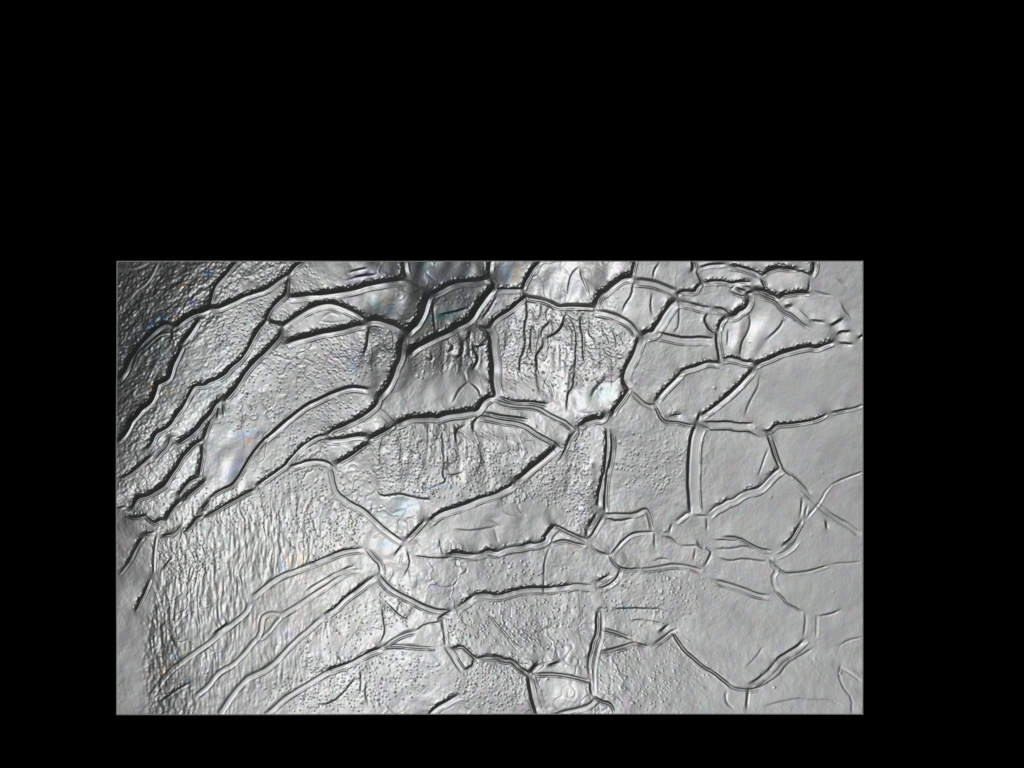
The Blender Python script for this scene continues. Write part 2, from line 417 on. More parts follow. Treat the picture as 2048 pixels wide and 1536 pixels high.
# tilts that shape light and dark areas into the sheet: heights on a coarse net, in tenths of a unit
TONE_SHAPE = np.array([
[-100,-61,-23,16,52,83,109,135,160,180,187,180,159,133,107,90,74,51,20,-20,-65,-107,-134,-177,-221,-259,-193,-190,-140,-112,-72,-30,6,41,78,115,150,181,199,201,194,191,200,202,199,189,168,137,97,53,-2,-9,-9,-8,-7,-6,-5,-6,-7,-10,-11,-11,-12,-15,-18,-21,-24,-26,-29,-32,-34,-35,-37,-37,-37,-37],
[-84,-40,3,46,87,123,152,178,199,213,216,206,185,158,130,109,89,64,31,-10,-54,-89,-119,-158,-200,-228,-248,-192,-180,-137,-97,-57,-16,24,60,96,134,170,192,199,198,194,186,185,187,178,153,123,81,29,-21,-19,-18,-14,-12,-11,-10,-10,-10,-12,-14,-15,-15,-17,-20,-23,-25,-28,-30,-32,-34,-36,-37,-37,-37,-37],
[-69,-21,27,73,117,156,188,212,230,239,239,228,206,180,151,127,103,76,40,0,-44,-70,-106,-134,-189,-188,-227,-232,-178,-154,-115,-76,-42,-8,32,74,114,156,183,193,197,194,182,171,168,157,129,99,59,16,-26,-37,-31,-25,-20,-17,-16,-15,-15,-15,-16,-19,-20,-21,-23,-25,-28,-30,-32,-34,-35,-37,-37,-38,-38,-37],
[-55,-2,49,98,143,183,215,237,251,258,257,244,224,198,171,144,118,86,50,6,-26,-58,-82,-121,-160,-176,-179,-225,-221,-162,-120,-77,-37,-3,29,65,107,149,175,187,190,187,177,164,152,134,106,79,48,6,-21,-42,-45,-38,-31,-26,-23,-21,-20,-20,-19,-20,-24,-27,-28,-30,-31,-33,-34,-36,-37,-38,-38,-39,-39,-38],
[-41,15,69,119,166,205,235,254,266,271,269,257,237,214,187,161,130,99,58,20,-12,-39,-66,-98,-140,-150,-166,-187,-208,-192,-141,-83,-30,15,51,82,117,149,172,184,186,180,169,156,141,121,89,63,38,2,-20,-39,-48,-47,-42,-36,-32,-29,-27,-26,-25,-24,-26,-31,-35,-36,-36,-37,-37,-38,-39,-39,-40,-40,-40,-39],
[-27,30,85,137,184,223,250,267,277,280,277,266,248,227,202,175,143,109,69,34,5,-20,-48,-79,-122,-132,-145,-163,-172,-167,-150,-105,-42,20,61,90,122,151,171,183,186,178,163,148,131,113,83,52,31,0,-22,-36,-46,-49,-48,-44,-39,-36,-34,-32,-31,-30,-31,-35,-41,-44,-44,-43,-41,-41,-40,-41,-41,-42,-41,-41],
[-17,41,96,149,197,236,263,278,285,287,284,274,258,237,213,186,154,118,82,50,22,-2,-31,-62,-107,-116,-125,-138,-140,-129,-118,-94,-51,5,48,85,120,148,167,179,184,179,161,142,124,105,79,47,25,-1,-24,-38,-45,-50,-50,-48,-44,-40,-38,-36,-35,-34,-35,-39,-45,-49,-50,-47,-45,-43,-42,-42,-43,-43,-43,-43],
[-10,48,104,158,208,248,273,287,292,293,290,280,265,245,221,194,162,128,94,65,39,13,-15,-49,-95,-102,-105,-110,-111,-101,-81,-60,-29,14,54,89,120,142,159,172,179,178,162,138,119,99,75,44,20,-2,-25,-41,-49,-53,-55,-52,-48,-43,-39,-37,-37,-36,-36,-40,-47,-52,-53,-50,-48,-46,-45,-45,-45,-45,-45,-45],
[-4,55,112,167,218,258,283,296,300,299,295,285,269,249,226,199,168,136,107,80,55,27,-1,-38,-81,-91,-90,-87,-85,-77,-58,-28,3,38,69,96,120,143,156,164,171,173,165,136,115,94,70,43,16,-4,-25,-42,-53,-59,-60,-58,-53,-47,-41,-37,-36,-36,-36,-40,-47,-54,-56,-54,-50,-47,-46,-46,-46,-46,-46,-46],
[12,66,121,176,228,268,293,305,307,305,299,287,271,251,229,204,175,146,120,94,70,42,12,-27,-65,-78,-78,-70,-61,-53,-38,-11,22,52,79,102,125,148,161,164,165,165,161,140,108,89,65,41,13,-8,-25,-42,-54,-61,-64,-62,-58,-52,-45,-39,-36,-36,-37,-41,-48,-54,-56,-56,-53,-49,-46,-45,-45,-45,-45,-45],
[41,90,140,191,240,278,303,314,315,311,302,289,271,251,231,209,183,157,134,110,85,58,25,-13,-49,-62,-59,-46,-41,-33,-19,1,26,55,84,109,132,154,167,168,166,160,154,143,101,82,59,37,11,-11,-27,-40,-52,-60,-63,-63,-60,-55,-49,-43,-38,-36,-37,-42,-48,-53,-55,-55,-53,-49,-45,-42,-40,-40,-41,-41],
[78,125,170,214,256,289,312,322,322,316,305,289,271,251,233,214,192,169,147,126,101,74,39,3,-32,-44,-36,-20,-21,-16,-3,14,33,56,82,109,135,158,171,172,169,160,148,137,97,74,53,32,10,-13,-29,-39,-48,-55,-59,-60,-60,-56,-52,-47,-41,-37,-36,-39,-45,-51,-54,-53,-51,-48,-44,-39,-35,-34,-35,-36],
[113,162,205,242,274,301,319,328,327,319,306,290,270,252,236,220,202,181,161,142,118,90,54,21,-16,-28,-19,-6,-4,-1,4,14,31,47,64,79,95,110,118,120,117,111,104,83,56,61,47,27,7,-13,-30,-40,-45,-49,-53,-55,-56,-55,-53,-48,-43,-38,-34,-34,-39,-45,-49,-50,-48,-45,-42,-37,-32,-28,-28,-29],
[143,195,236,268,293,313,326,331,329,321,307,289,271,255,240,226,211,194,174,157,134,105,70,36,1,-15,-14,-4,5,10,11,11,19,31,43,54,63,70,75,76,76,72,63,69,57,33,31,18,-6,-24,-40,-47,-46,-47,-49,-51,-52,-52,-51,-49,-45,-40,-35,-31,-32,-37,-42,-45,-44,-42,-39,-35,-31,-27,-23,-24],
[167,220,261,289,309,323,333,335,330,321,307,289,272,257,244,232,219,204,187,170,150,119,86,51,17,-4,-13,-13,-4,9,16,17,17,21,28,36,45,53,56,55,53,50,48,33,24,25,7,-7,-26,-48,-60,-62,-58,-53,-51,-51,-51,-51,-50,-48,-45,-41,-37,-32,-28,-28,-33,-37,-39,-38,-36,-34,-31,-28,-24,-21],
[189,243,281,306,321,332,338,338,331,320,306,289,273,260,249,237,225,213,199,182,163,133,100,65,31,7,-10,-18,-19,-13,2,16,20,20,22,25,28,31,32,32,29,26,20,19,6,-12,-19,-30,-42,-57,-69,-73,-73,-70,-63,-57,-55,-53,-52,-50,-47,-43,-38,-34,-29,-25,-25,-29,-33,-34,-34,-33,-31,-29,-26,-22],
[214,263,298,320,331,337,340,339,331,318,304,290,276,263,252,241,231,220,208,192,173,145,112,78,43,18,-5,-19,-24,-24,-21,-14,4,18,20,21,20,19,15,11,8,5,2,-7,-11,-22,-39,-45,-52,-60,-72,-80,-82,-81,-79,-73,-67,-62,-59,-56,-52,-48,-43,-38,-33,-29,-24,-24,-27,-30,-31,-31,-29,-28,-25,-23],
[240,281,311,329,338,340,340,336,328,317,304,291,279,266,255,245,235,225,214,200,181,155,123,90,55,29,2,-17,-26,-30,-28,-25,-26,-25,-14,4,14,15,10,3,-3,-8,-13,-18,-29,-37,-45,-59,-64,-67,-73,-82,-87,-88,-87,-85,-82,-77,-70,-65,-61,-56,-50,-44,-39,-35,-31,-25,-23,-24,-25,-26,-26,-25,-23,-20],
[262,296,319,334,340,340,337,330,322,314,304,293,282,270,257,247,238,228,218,205,187,162,132,102,67,40,12,-11,-25,-32,-35,-33,-31,-31,-32,-33,-35,-38,-43,-49,-51,-47,-38,-34,-37,-48,-56,-62,-70,-74,-77,-81,-87,-90,-91,-90,-89,-86,-82,-76,-70,-64,-58,-51,-45,-41,-37,-33,-26,-20,-19,-19,-19,-19,-18,-16],
[278,305,324,335,338,337,332,324,315,309,304,295,283,269,257,248,239,230,219,206,190,169,141,113,80,52,24,-2,-20,-30,-37,-41,-41,-38,-36,-35,-34,-36,-40,-45,-50,-53,-54,-51,-49,-52,-60,-65,-67,-75,-79,-82,-85,-88,-91,-91,-91,-89,-87,-83,-77,-70,-63,-56,-50,-46,-42,-38,-33,-24,-14,-11,-11,-12,-12,-11],
[289,311,326,334,336,334,328,320,310,303,299,293,281,267,255,246,238,228,218,206,191,173,149,123,92,65,37,9,-11,-26,-36,-43,-48,-49,-46,-41,-37,-36,-37,-41,-45,-50,-53,-56,-56,-56,-57,-63,-66,-70,-78,-82,-83,-84,-87,-89,-89,-89,-87,-85,-81,-75,-68,-61,-54,-49,-46,-42,-37,-30,-20,-8,-3,-4,-5,-5],
[297,315,327,333,334,331,325,318,308,299,293,286,275,265,254,243,235,225,215,203,190,174,154,131,104,76,50,19,-2,-20,-34,-43,-49,-53,-55,-51,-46,-41,-39,-39,-41,-45,-48,-52,-56,-58,-57,-57,-63,-67,-73,-79,-81,-81,-82,-85,-87,-88,-87,-85,-82,-77,-72,-65,-59,-54,-49,-46,-41,-35,-27,-17,-4,4,3,2],
[302,317,326,331,331,328,322,314,305,296,288,280,270,260,251,241,230,221,211,200,188,173,156,135,113,86,61,30,6,-14,-30,-41,-49,-54,-58,-59,-57,-53,-48,-43,-41,-41,-43,-47,-51,-54,-56,-56,-59,-66,-71,-75,-78,-78,-79,-81,-84,-86,-86,-85,-82,-79,-75,-70,-65,-59,-54,-49,-45,-40,-32,-24,-15,0,10,10],
[301,315,323,326,325,322,317,309,299,290,281,273,264,254,245,236,226,216,206,196,184,170,155,137,117,93,69,39,11,-7,-26,-40,-48,-54,-59,-61,-63,-63,-61,-56,-50,-44,-41,-41,-45,-48,-52,-56,-60,-65,-71,-73,-74,-76,-77,-78,-81,-84,-86,-85,-83,-81,-77,-74,-70,-66,-60,-54,-49,-44,-38,-30,-21,-12,1,17],
[294,308,316,318,316,312,307,299,289,279,271,262,255,247,238,229,221,211,201,191,180,166,151,134,117,96,73,45,14,-7,-27,-41,-49,-55,-60,-63,-66,-68,-69,-68,-64,-56,-47,-41,-40,-43,-48,-55,-62,-68,-72,-74,-73,-73,-75,-77,-80,-82,-85,-86,-85,-83,-80,-77,-74,-70,-65,-60,-54,-49,-43,-37,-28,-18,-10,2],
[282,295,303,306,305,301,294,284,274,264,255,247,241,235,229,221,212,204,195,185,174,160,144,128,111,94,72,47,12,-12,-35,-46,-53,-58,-62,-66,-69,-71,-72,-73,-72,-69,-63,-54,-44,-42,-46,-53,-63,-70,-75,-76,-76,-74,-75,-78,-80,-83,-85,-86,-86,-84,-82,-79,-76,-72,-68,-64,-59,-54,-48,-42,-35,-27,-16,-6],
[263,277,285,290,290,287,280,268,254,242,234,228,223,219,214,209,202,194,186,177,165,152,136,119,102,86,67,44,7,-16,-41,-55,-62,-65,-68,-70,-72,-74,-75,-76,-77,-76,-73,-70,-64,-55,-49,-53,-62,-71,-77,-79,-78,-78,-78,-79,-82,-84,-86,-87,-87,-86,-84,-81,-78,-74,-71,-67,-63,-59,-54,-48,-41,-34,-26,-14],
[240,254,264,270,272,270,264,252,237,223,214,208,204,200,196,192,188,183,175,165,154,141,126,109,92,76,58,37,-1,-22,-43,-63,-73,-76,-77,-78,-79,-79,-79,-79,-80,-80,-79,-78,-77,-78,-76,-66,-63,-70,-77,-81,-81,-80,-81,-81,-83,-86,-88,-89,-89,-89,-87,-84,-81,-78,-74,-71,-67,-63,-58,-53,-47,-39,-32,-24],
[213,228,239,247,251,251,247,237,223,209,199,192,188,184,180,175,171,167,161,152,141,128,113,98,81,64,46,25,-12,-31,-47,-66,-80,-86,-89,-89,-88,-87,-85,-84,-84,-84,-84,-85,-85,-86,-89,-93,-90,-78,-77,-81,-83,-83,-83,-84,-85,-87,-90,-92,-92,-91,-90,-89,-86,-84,-81,-76,-72,-67,-62,-57,-51,-44,-37,-29],
[187,203,214,223,229,231,228,221,210,198,188,181,176,171,166,161,156,150,142,135,124,111,98,83,68,52,31,8,-20,-46,-55,-69,-84,-94,-99,-100,-100,-98,-94,-90,-88,-87,-88,-89,-91,-93,-96,-99,-104,-107,-98,-86,-85,-86,-86,-86,-88,-89,-91,-94,-95,-95,-94,-93,-92,-90,-87,-84,-79,-73,-67,-60,-54,-47,-41,-34],
[162,178,190,199,206,210,210,205,196,187,178,172,166,160,154,149,144,137,126,114,103,92,79,67,54,38,19,-5,-26,-56,-72,-80,-92,-105,-110,-110,-109,-106,-102,-98,-94,-91,-91,-93,-95,-98,-101,-103,-106,-111,-117,-117,-106,-94,-91,-90,-90,-92,-94,-95,-97,-98,-97,-96,-95,-95,-93,-90,-86,-80,-73,-66,-58,-51,-44,-37],
[143,157,168,178,185,190,191,189,183,175,169,162,157,151,145,139,132,125,115,101,84,71,60,49,38,24,7,-13,-36,-59,-86,-102,-111,-118,-121,-121,-118,-115,-110,-105,-101,-98,-96,-97,-99,-103,-105,-108,-111,-114,-119,-124,-127,-124,-115,-103,-97,-96,-96,-98,-99,-100,-100,-99,-98,-97,-97,-95,-92,-87,-80,-73,-64,-56,-48,-41],
[133,144,152,160,168,174,176,174,169,164,158,153,147,141,135,129,122,114,104,91,75,57,43,33,22,10,-6,-25,-46,-66,-92,-112,-126,-128,-125,-130,-130,-126,-121,-115,-111,-108,-106,-105,-106,-108,-111,-113,-116,-119,-122,-125,-129,-132,-132,-130,-122,-111,-104,-101,-102,-102,-102,-102,-101,-100,-99,-98,-96,-92,-86,-80,-72,-63,-55,-46],
[125,134,140,145,152,160,163,163,158,152,147,142,137,131,125,119,112,103,94,82,68,50,33,19,8,-5,-20,-38,-58,-76,-95,-111,-122,-127,-130,-136,-140,-139,-136,-131,-127,-122,-120,-118,-117,-117,-118,-120,-123,-125,-127,-128,-130,-133,-135,-136,-136,-133,-127,-116,-108,-105,-105,-105,-104,-103,-102,-100,-99,-96,-91,-85,-79,-71,-63,-54],
[109,118,124,130,138,147,152,152,148,142,136,131,126,120,114,108,102,94,84,74,60,44,27,10,-3,-17,-33,-52,-71,-89,-104,-113,-120,-129,-138,-145,-150,-151,-150,-148,-145,-142,-138,-135,-132,-130,-129,-129,-131,-133,-134,-134,-134,-134,-136,-139,-140,-140,-138,-135,-127,-117,-110,-107,-107,-106,-105,-103,-100,-98,-95,-90,-84,-78,-70,-62],
[90,95,100,107,120,134,143,143,139,132,126,121,115,110,104,97,91,83,74,63,51,36,21,4,-12,-26,-43,-64,-84,-102,-117,-131,-141,-147,-153,-159,-162,-163,-163,-161,-159,-158,-156,-153,-149,-146,-144,-142,-142,-143,-143,-143,-142,-140,-139,-140,-142,-143,-143,-140,-138,-134,-125,-116,-111,-108,-107,-105,-102,-100,-97,-94,-89,-83,-76,-69],
[79,80,81,86,100,123,136,136,130,123,117,111,106,101,95,88,80,72,63,52,39,26,13,-2,-17,-33,-50,-72,-96,-116,-132,-145,-157,-168,-177,-182,-183,-181,-177,-174,-173,-171,-169,-168,-166,-163,-161,-160,-159,-158,-157,-155,-154,-151,-148,-146,-145,-146,-146,-144,-142,-140,-137,-132,-122,-113,-108,-106,-104,-102,-99,-96,-93,-87,-81,-73],
[67,68,69,73,88,113,129,130,124,115,109,103,98,93,88,81,72,62,51,40,28,15,3,-10,-25,-41,-57,-80,-107,-129,-147,-161,-173,-183,-193,-200,-204,-204,-201,-196,-192,-189,-187,-184,-181,-179,-178,-178,-178,-178,-176,-172,-169,-166,-163,-159,-155,-152,-151,-149,-147,-144,-141,-139,-134,-127,-117,-110,-106,-103,-101,-97,-94,-90,-84,-76],
[62,59,59,64,78,102,119,123,119,109,102,96,92,87,82,75,66,55,42,28,14,0,-13,-24,-38,-53,-69,-88,-117,-140,-160,-175,-187,-198,-207,-215,-219,-221,-220,-220,-219,-217,-216,-216,-214,-211,-209,-209,-209,-208,-206,-204,-200,-195,-189,-183,-177,-171,-164,-159,-155,-151,-147,-144,-140,-136,-131,-123,-114,-108,-103,-99,-95,-90,-85,-79],
[62,56,54,56,70,94,110,115,113,107,98,91,86,82,77,70,61,49,35,20,4,-14,-29,-41,-53,-67,-83,-98,-123,-149,-169,-186,-199,-211,-222,-230,-235,-237,-237,-237,-238,-240,-241,-239,-236,-235,-235,-234,-234,-234,-232,-229,-225,-220,-215,-210,-205,-200,-196,-191,-185,-177,-167,-158,-150,-145,-141,-138,-132,-123,-112,-103,-97,-91,-85,-80],
[64,59,53,53,64,86,103,109,108,105,97,88,82,76,71,64,56,44,30,14,-3,-22,-39,-53,-66,-80,-94,-110,-127,-154,-174,-192,-208,-221,-235,-245,-252,-255,-255,-255,-255,-256,-258,-261,-261,-259,-257,-258,-259,-259,-258,-256,-253,-248,-242,-237,-231,-225,-219,-213,-207,-203,-197,-192,-187,-182,-175,-166,-158,-150,-140,-127,-112,-99,-89,-81],
[65,62,56,54,63,83,102,110,108,103,97,88,79,71,64,58,49,38,24,8,-8,-26,-46,-64,-78,-92,-105,-118,-132,-153,-177,-194,-211,-228,-243,-256,-265,-270,-271,-271,-272,-271,-270,-272,-276,-279,-281,-282,-283,-285,-285,-283,-279,-274,-269,-262,-256,-251,-246,-241,-236,-230,-223,-217,-210,-203,-197,-192,-185,-175,-164,-154,-145,-134,-121,-104],
[64,63,60,57,64,84,104,114,111,105,98,89,78,68,59,51,42,32,18,3,-13,-31,-51,-71,-88,-102,-115,-127,-138,-152,-176,-195,-211,-229,-246,-261,-272,-278,-280,-281,-282,-283,-283,-287,-294,-299,-307,-313,-314,-313,-312,-310,-306,-301,-294,-288,-281,-275,-269,-264,-258,-253,-248,-242,-237,-231,-225,-217,-209,-200,-191,-179,-166,-154,-144,-136],
[62,62,61,60,67,85,104,116,116,109,100,90,79,67,57,47,37,25,12,-3,-18,-36,-54,-75,-94,-110,-124,-136,-146,-155,-171,-194,-209,-226,-245,-261,-273,-280,-283,-285,-286,-288,-290,-295,-308,-321,-330,-337,-339,-337,-336,-333,-329,-324,-319,-312,-305,-299,-293,-287,-281,-275,-269,-264,-258,-252,-246,-239,-231,-220,-210,-200,-191,-180,-166,-151],
[60,60,60,61,70,87,104,115,118,115,104,92,81,69,56,45,33,19,5,-9,-24,-40,-58,-78,-98,-116,-131,-145,-155,-163,-170,-189,-207,-220,-238,-256,-269,-278,-282,-285,-287,-288,-289,-291,-308,-326,-336,-347,-354,-356,-355,-353,-350,-346,-340,-334,-328,-321,-315,-308,-302,-296,-290,-284,-278,-271,-263,-255,-247,-239,-229,-218,-206,-196,-186,-177],
[58,59,62,64,71,82,95,108,115,118,112,97,83,71,58,45,31,15,0,-15,-30,-45,-62,-80,-100,-119,-137,-152,-164,-173,-178,-182,-201,-214,-227,-248,-262,-273,-279,-283,-285,-286,-287,-287,-298,-319,-331,-344,-358,-366,-369,-369,-367,-364,-360,-354,-348,-342,-336,-329,-322,-315,-308,-302,-295,-288,-281,-272,-262,-253,-244,-235,-224,-212,-199,-188]
], float) / 10.0

X0, X1, Y0, Y1 = 234.5, 1725.0, 523.5, 1428.0
NX = int((X1 - X0) / PITCH) + 1
NY = int((Y1 - Y0) / PITCH) + 1
xs = np.linspace(X0, X1, NX); ys = np.linspace(Y0, Y1, NY)
PX = (X1 - X0) / (NX - 1); PY = (Y1 - Y0) / (NY - 1)
GX, GY = np.meshgrid(xs.astype(np.float32), ys.astype(np.float32))
rng = np.random.default_rng(11)

FKX = np.fft.rfftfreq(NX)[None, :] * 2 * np.pi / PX
FKY = np.fft.fftfreq(NY)[:, None] * 2 * np.pi / PY
def noise(sx, sy, ang=0.0, seed=0, band=True):
    """gaussian-filtered random field, unit deviation; sx, sy correlation lengths in drawing units"""
    r = np.random.default_rng(seed)
    w = np.fft.rfft2(r.standard_normal((NY, NX)))
    c, s = math.cos(ang), math.sin(ang)
    kx = FKX * c + FKY * s; ky = -FKX * s + FKY * c
    f = np.exp(-0.5 * ((kx * sx) ** 2 + (ky * sy) ** 2))
    n = np.fft.irfft2(w * f, s=(NY, NX))
    n -= n.mean(); n /= n.std()
    return n.astype(np.float32)

def blur(a, s):
    f = np.exp(-0.5 * ((FKX * s) ** 2 + (FKY * s) ** 2))
    return np.fft.irfft2(np.fft.rfft2(a) * f, s=(NY, NX)).astype(np.float32)

def sstep(a, lo, hi):
    t = np.clip((a - lo) / (hi - lo), 0, 1)
    return t * t * (3 - 2 * t)

def zone(*els):
    """soft union of ellipses (x, y, rx, ry, turn in degrees, weight)"""
    m = np.zeros((NY, NX), np.float32)
    for x, y, rx, ry, a, w in els:
        c, s = math.cos(math.radians(a)), math.sin(math.radians(a))
        dx, dy = GX - x, GY - y
        r = np.sqrt(((dx * c + dy * s) / rx) ** 2 + ((-dx * s + dy * c) / ry) ** 2)
        m = np.maximum(m, w * (1 - sstep(r, 0.7, 1.15)))
    return m

JAG = noise(1.5, 1.5, seed=1) * 0.7 + noise(3.5, 3.5, seed=2) * 0.6
SPIKE = noise(1.35, 1.35, seed=5)
BREAK = noise(7, 7, seed=3)
WOB = noise(14, 14, seed=4)

relief = np.zeros((NY, NX), np.float32)
GSX = np.zeros((NY, NX), np.float32); GSY = np.zeros((NY, NX), np.float32)
owner = np.full((NY, NX), -1, np.int32)
owner_score = np.zeros((NY, NX), np.float32)
barrier = np.zeros((NY, NX), np.float32)
ridge_list = []
for line in RIDGES.strip().splitlines():
    q = line.split()
    wd, a, wb, b, fl = float(q[0]), float(q[1]), float(q[2]), float(q[3]), q[4]
    P = np.array([[float(v) for v in t.split(",")] for t in q[5:]])
    for _ in range(1 if len(P) > 2 else 0):          # one round of corner cutting
        Q = [P[0]]
        for i in range(len(P) - 1):
            Q += [P[i] * .75 + P[i + 1] * .25, P[i] * .25 + P[i + 1] * .75]
        Q.append(P[-1]); P = np.array(Q)
    ch = P[-1] - P[0]
    if -ch[1] * 0.6 + ch[0] * 0.8 < 0: P = P[::-1]
    length = np.linalg.norm(np.diff(P, axis=0), axis=1).sum()
    mg = 40
    i0 = max(0, int((P[:, 0].min() - mg - X0) / PX)); i1 = min(NX, int((P[:, 0].max() + mg - X0) / PX) + 2)
    j0 = max(0, int((P[:, 1].min() - mg - Y0) / PY)); j1 = min(NY, int((P[:, 1].max() + mg - Y0) / PY) + 2)
    if i1 <= i0 or j1 <= j0: continue
    gx, gy = GX[j0:j1, i0:i1], GY[j0:j1, i0:i1]
    best = np.full(gx.shape, 1e9, np.float32); bper = np.zeros_like(best); balong = np.zeros_like(best); bover = np.zeros_like(best); nox = np.zeros_like(best); noy = np.zeros_like(best)
    acc = 0.0
    for k in range(len(P) - 1):
        A = P[k]; d = P[k + 1] - A; l = math.hypot(*d)
        if l < 1e-6: continue
        tx, ty = d / l
        dx, dy = gx - A[0], gy - A[1]
        al = dx * tx + dy * ty; per = -ty * dx + tx * dy
        ov = np.maximum(np.maximum(-al, al - l), 0)
        ds = np.hypot(per, ov)
        up = (ds < best - 1e-3) | ((np.abs(ds - best) <= 1e-3) & (np.abs(per) > np.abs(bper)))
        best = np.where(up, ds, best); bper = np.where(up, per, bper)
        balong = np.where(up, acc + np.clip(al, 0, l), balong)
        endov = np.zeros_like(ov)
        if k == 0: endov = np.maximum(-al, 0)
        if k == len(P) - 2: endov = np.maximum(endov, np.maximum(al - l, 0))
        bover = np.where(up, endov, bover); nox = np.where(up, -ty, nox); noy = np.where(up, tx, noy)
        acc += l
    d = np.where(bper >= 0, best, -best)
    amp = np.exp(-(bover / 3.0) ** 2)
    ta = min(10.0, length * 0.3)
    amp = amp * (0.35 + 0.65 * sstep(np.minimum(balong, length - balong), 0, ta))
    d = d + WOB[j0:j1, i0:i1] * 0.5
    if 'j' in fl: dj = d + JAG[j0:j1, i0:i1] * min(2.1, wd * 0.26) * (1 - sstep(d, 0, wd * .5))
    else: dj = d + JAG[j0:j1, i0:i1] * 0.35
    if 'd' in fl:
        amp_w = amp * (.15 + .85 * sstep(BREAK[j0:j1, i0:i1], -0.6, 0.2))
    else:
        amp_w = amp * (0.8 + 0.2 * sstep(BREAK[j0:j1, i0:i1], -1.2, -0.3))
    fine = 'p' in fl
    calm = sstep(gx, 1150, 1480) * sstep(gy, 820, 1000)          # the network grows shallow towards the lower right
    amp_w = amp_w * (1 - .5 * calm)
    if 'j' in fl: amp_w = amp_w * (1 - np.maximum(calm, .8 * sstep(gy, 1030, 1100)) * .75 * (1 - sstep(BREAK[j0:j1, i0:i1], -.5, .35)))
    if a > 0:
        wall = sstep(wd * .5 + .9 - np.abs(dj), 0, 1.8) * 0.9 * a * amp_w      # uphill slope across the wall
        gsx = GSX[j0:j1, i0:i1]; gsy = GSY[j0:j1, i0:i1]
        big = wall > np.hypot(gsx, gsy)
        GSX[j0:j1, i0:i1] = np.where(big, wall * nox, gsx); GSY[j0:j1, i0:i1] = np.where(big, wall * noy, gsy)
        h = np.zeros_like(d)
        if 'j' in fl:
            h = h + 0.6 * min(1, a) * SPIKE[j0:j1, i0:i1] * np.exp(-((d + wd * .55) / (1.2 + wd * .18)) ** 2) * amp_w
        h = h + 0.7 * min(a, 1) * np.exp(-0.5 * ((d - wd * .5 - 1.0) / 1.3) ** 2) * amp
    else:
        wall = -sstep(wd * .5 + .9 - np.abs(d), 0, 1.8) * 0.3 * abs(a) * amp
        GSX[j0:j1, i0:i1] += wall * nox; GSY[j0:j1, i0:i1] += wall * noy
        h = np.zeros_like(d)
        h = h + 0.5 * np.exp(-0.5 * (d / 1.6) ** 2) * amp
    if not fine and a >= .8: b = max(b, .62)
    if b > 0:
        brk = 0.55 + 0.45 * sstep(BREAK[j0:j1, i0:i1], -1, 0.2)
        h = h - 1.5 * b * np.exp(-0.5 * ((d - wd * .5 - wb) / 1.3) ** 2) * amp * brk
        h = h + 1.5 * 0.35 * b * np.exp(-0.5 * ((d - wd * .5 - wb * .5) / (wb * .3 + 1)) ** 2) * amp
    relief[j0:j1, i0:i1] += h
    body = ((d > -wd * .5 - 1) & (d < wd * .5 + wb + 1.5) & (bover < 2))
    if not fine and length > 26:
        idx = len(ridge_list); ridge_list.append(length)
        sc = np.where(body, (abs(a) + .2) * wd / (1 + np.abs(d - wb * .4) / (wd + wb)), 0)
        upd = sc > owner_score[j0:j1, i0:i1]
        owner[j0:j1, i0:i1] = np.where(upd, idx, owner[j0:j1, i0:i1])
        owner_score[j0:j1, i0:i1] = np.maximum(owner_score[j0:j1, i0:i1], sc)
        barrier[j0:j1, i0:i1] = np.maximum(barrier[j0:j1, i0:i1], body * 1.0)
ridge_mask = blur((owner >= 0).astype(np.float32), 1.2)
ridge_mask = np.clip(ridge_mask, 0, 1)
plate_mask = 1 - ridge_mask

# ------------------------------------------------------------------ skin-like texture between the ridges
Z_GRAIN = zone((330, 600, 190, 110, -35, 1), (270, 740, 70, 190, 0, .8), (500, 535, 110, 30, 0, .8), (400, 760, 60, 120, 30, .35), (290, 900, 110, 130, 0, .45))
Z_PITS = zone((500, 700, 90, 110, 0, .75), (620, 720, 130, 60, 0, 1), (590, 800, 80, 60, 0, .7), (650, 850, 90, 55, -25, .7), (600, 960, 110, 50, 0, .6), (650, 1030, 90, 80, 0, .95),
              (1120, 700, 140, 95, 0, 1), (860, 920, 170, 80, 0, 1), (1070, 970, 70, 60, 0, 1), (900, 700, 90, 50, -20, 1), (760, 690, 50, 50, 0, 1),
              (700, 1370, 190, 60, -10, .6), (960, 1240, 80, 60, 0, .8), (1080, 1240, 100, 60, 0, .9), (1000, 1370, 90, 60, 0, .8), (1160, 960, 30, 120, 0, .9),
              (690, 1260, 120, 40, -30, .4), (440, 1020, 120, 50, 0, .9), (380, 1100, 70, 70, 0, 1), (930, 600, 60, 35, 0, .8), (1220, 600, 40, 20, -30, .7),
              (1310, 920, 80, 70, 0, .45), (1300, 1190, 110, 60, 0, .55), (1300, 1350, 130, 70, 0, .4), (1050, 1140, 90, 25, 0, .4), (790, 1210, 40, 50, 0, .7),
              (1430, 1150, 60, 60, 0, .3), (480, 800, 50, 60, 0, 1), (300, 1010, 50, 50, 0, .6), (1460, 720, 50, 30, 0, .2), (590, 560, 60, 30, 0, .4))
Z_STRIA = zone((440, 1130, 150, 150, 0, 1), (560, 1060, 90, 110, 0, .9), (380, 1300, 110, 130, 0, .7), (570, 780, 40, 110, 0, .5), (590, 1320, 120, 80, -30, .5), (470, 1370, 150, 70, -30, .6), (560, 880, 70, 60, 0, .3))
Z_RIV = zone((1130, 690, 150, 110, 0, 1), (860, 900, 150, 80, 0, .8), (920, 700, 80, 50, 0, .9), (770, 700, 40, 50, 0, .9), (1160, 950, 30, 120, 0, .8), (800, 1190, 60, 60, 0, .7), (1160, 1260, 40, 110, 0, .4), (1000, 960, 60, 60, 0, .4))
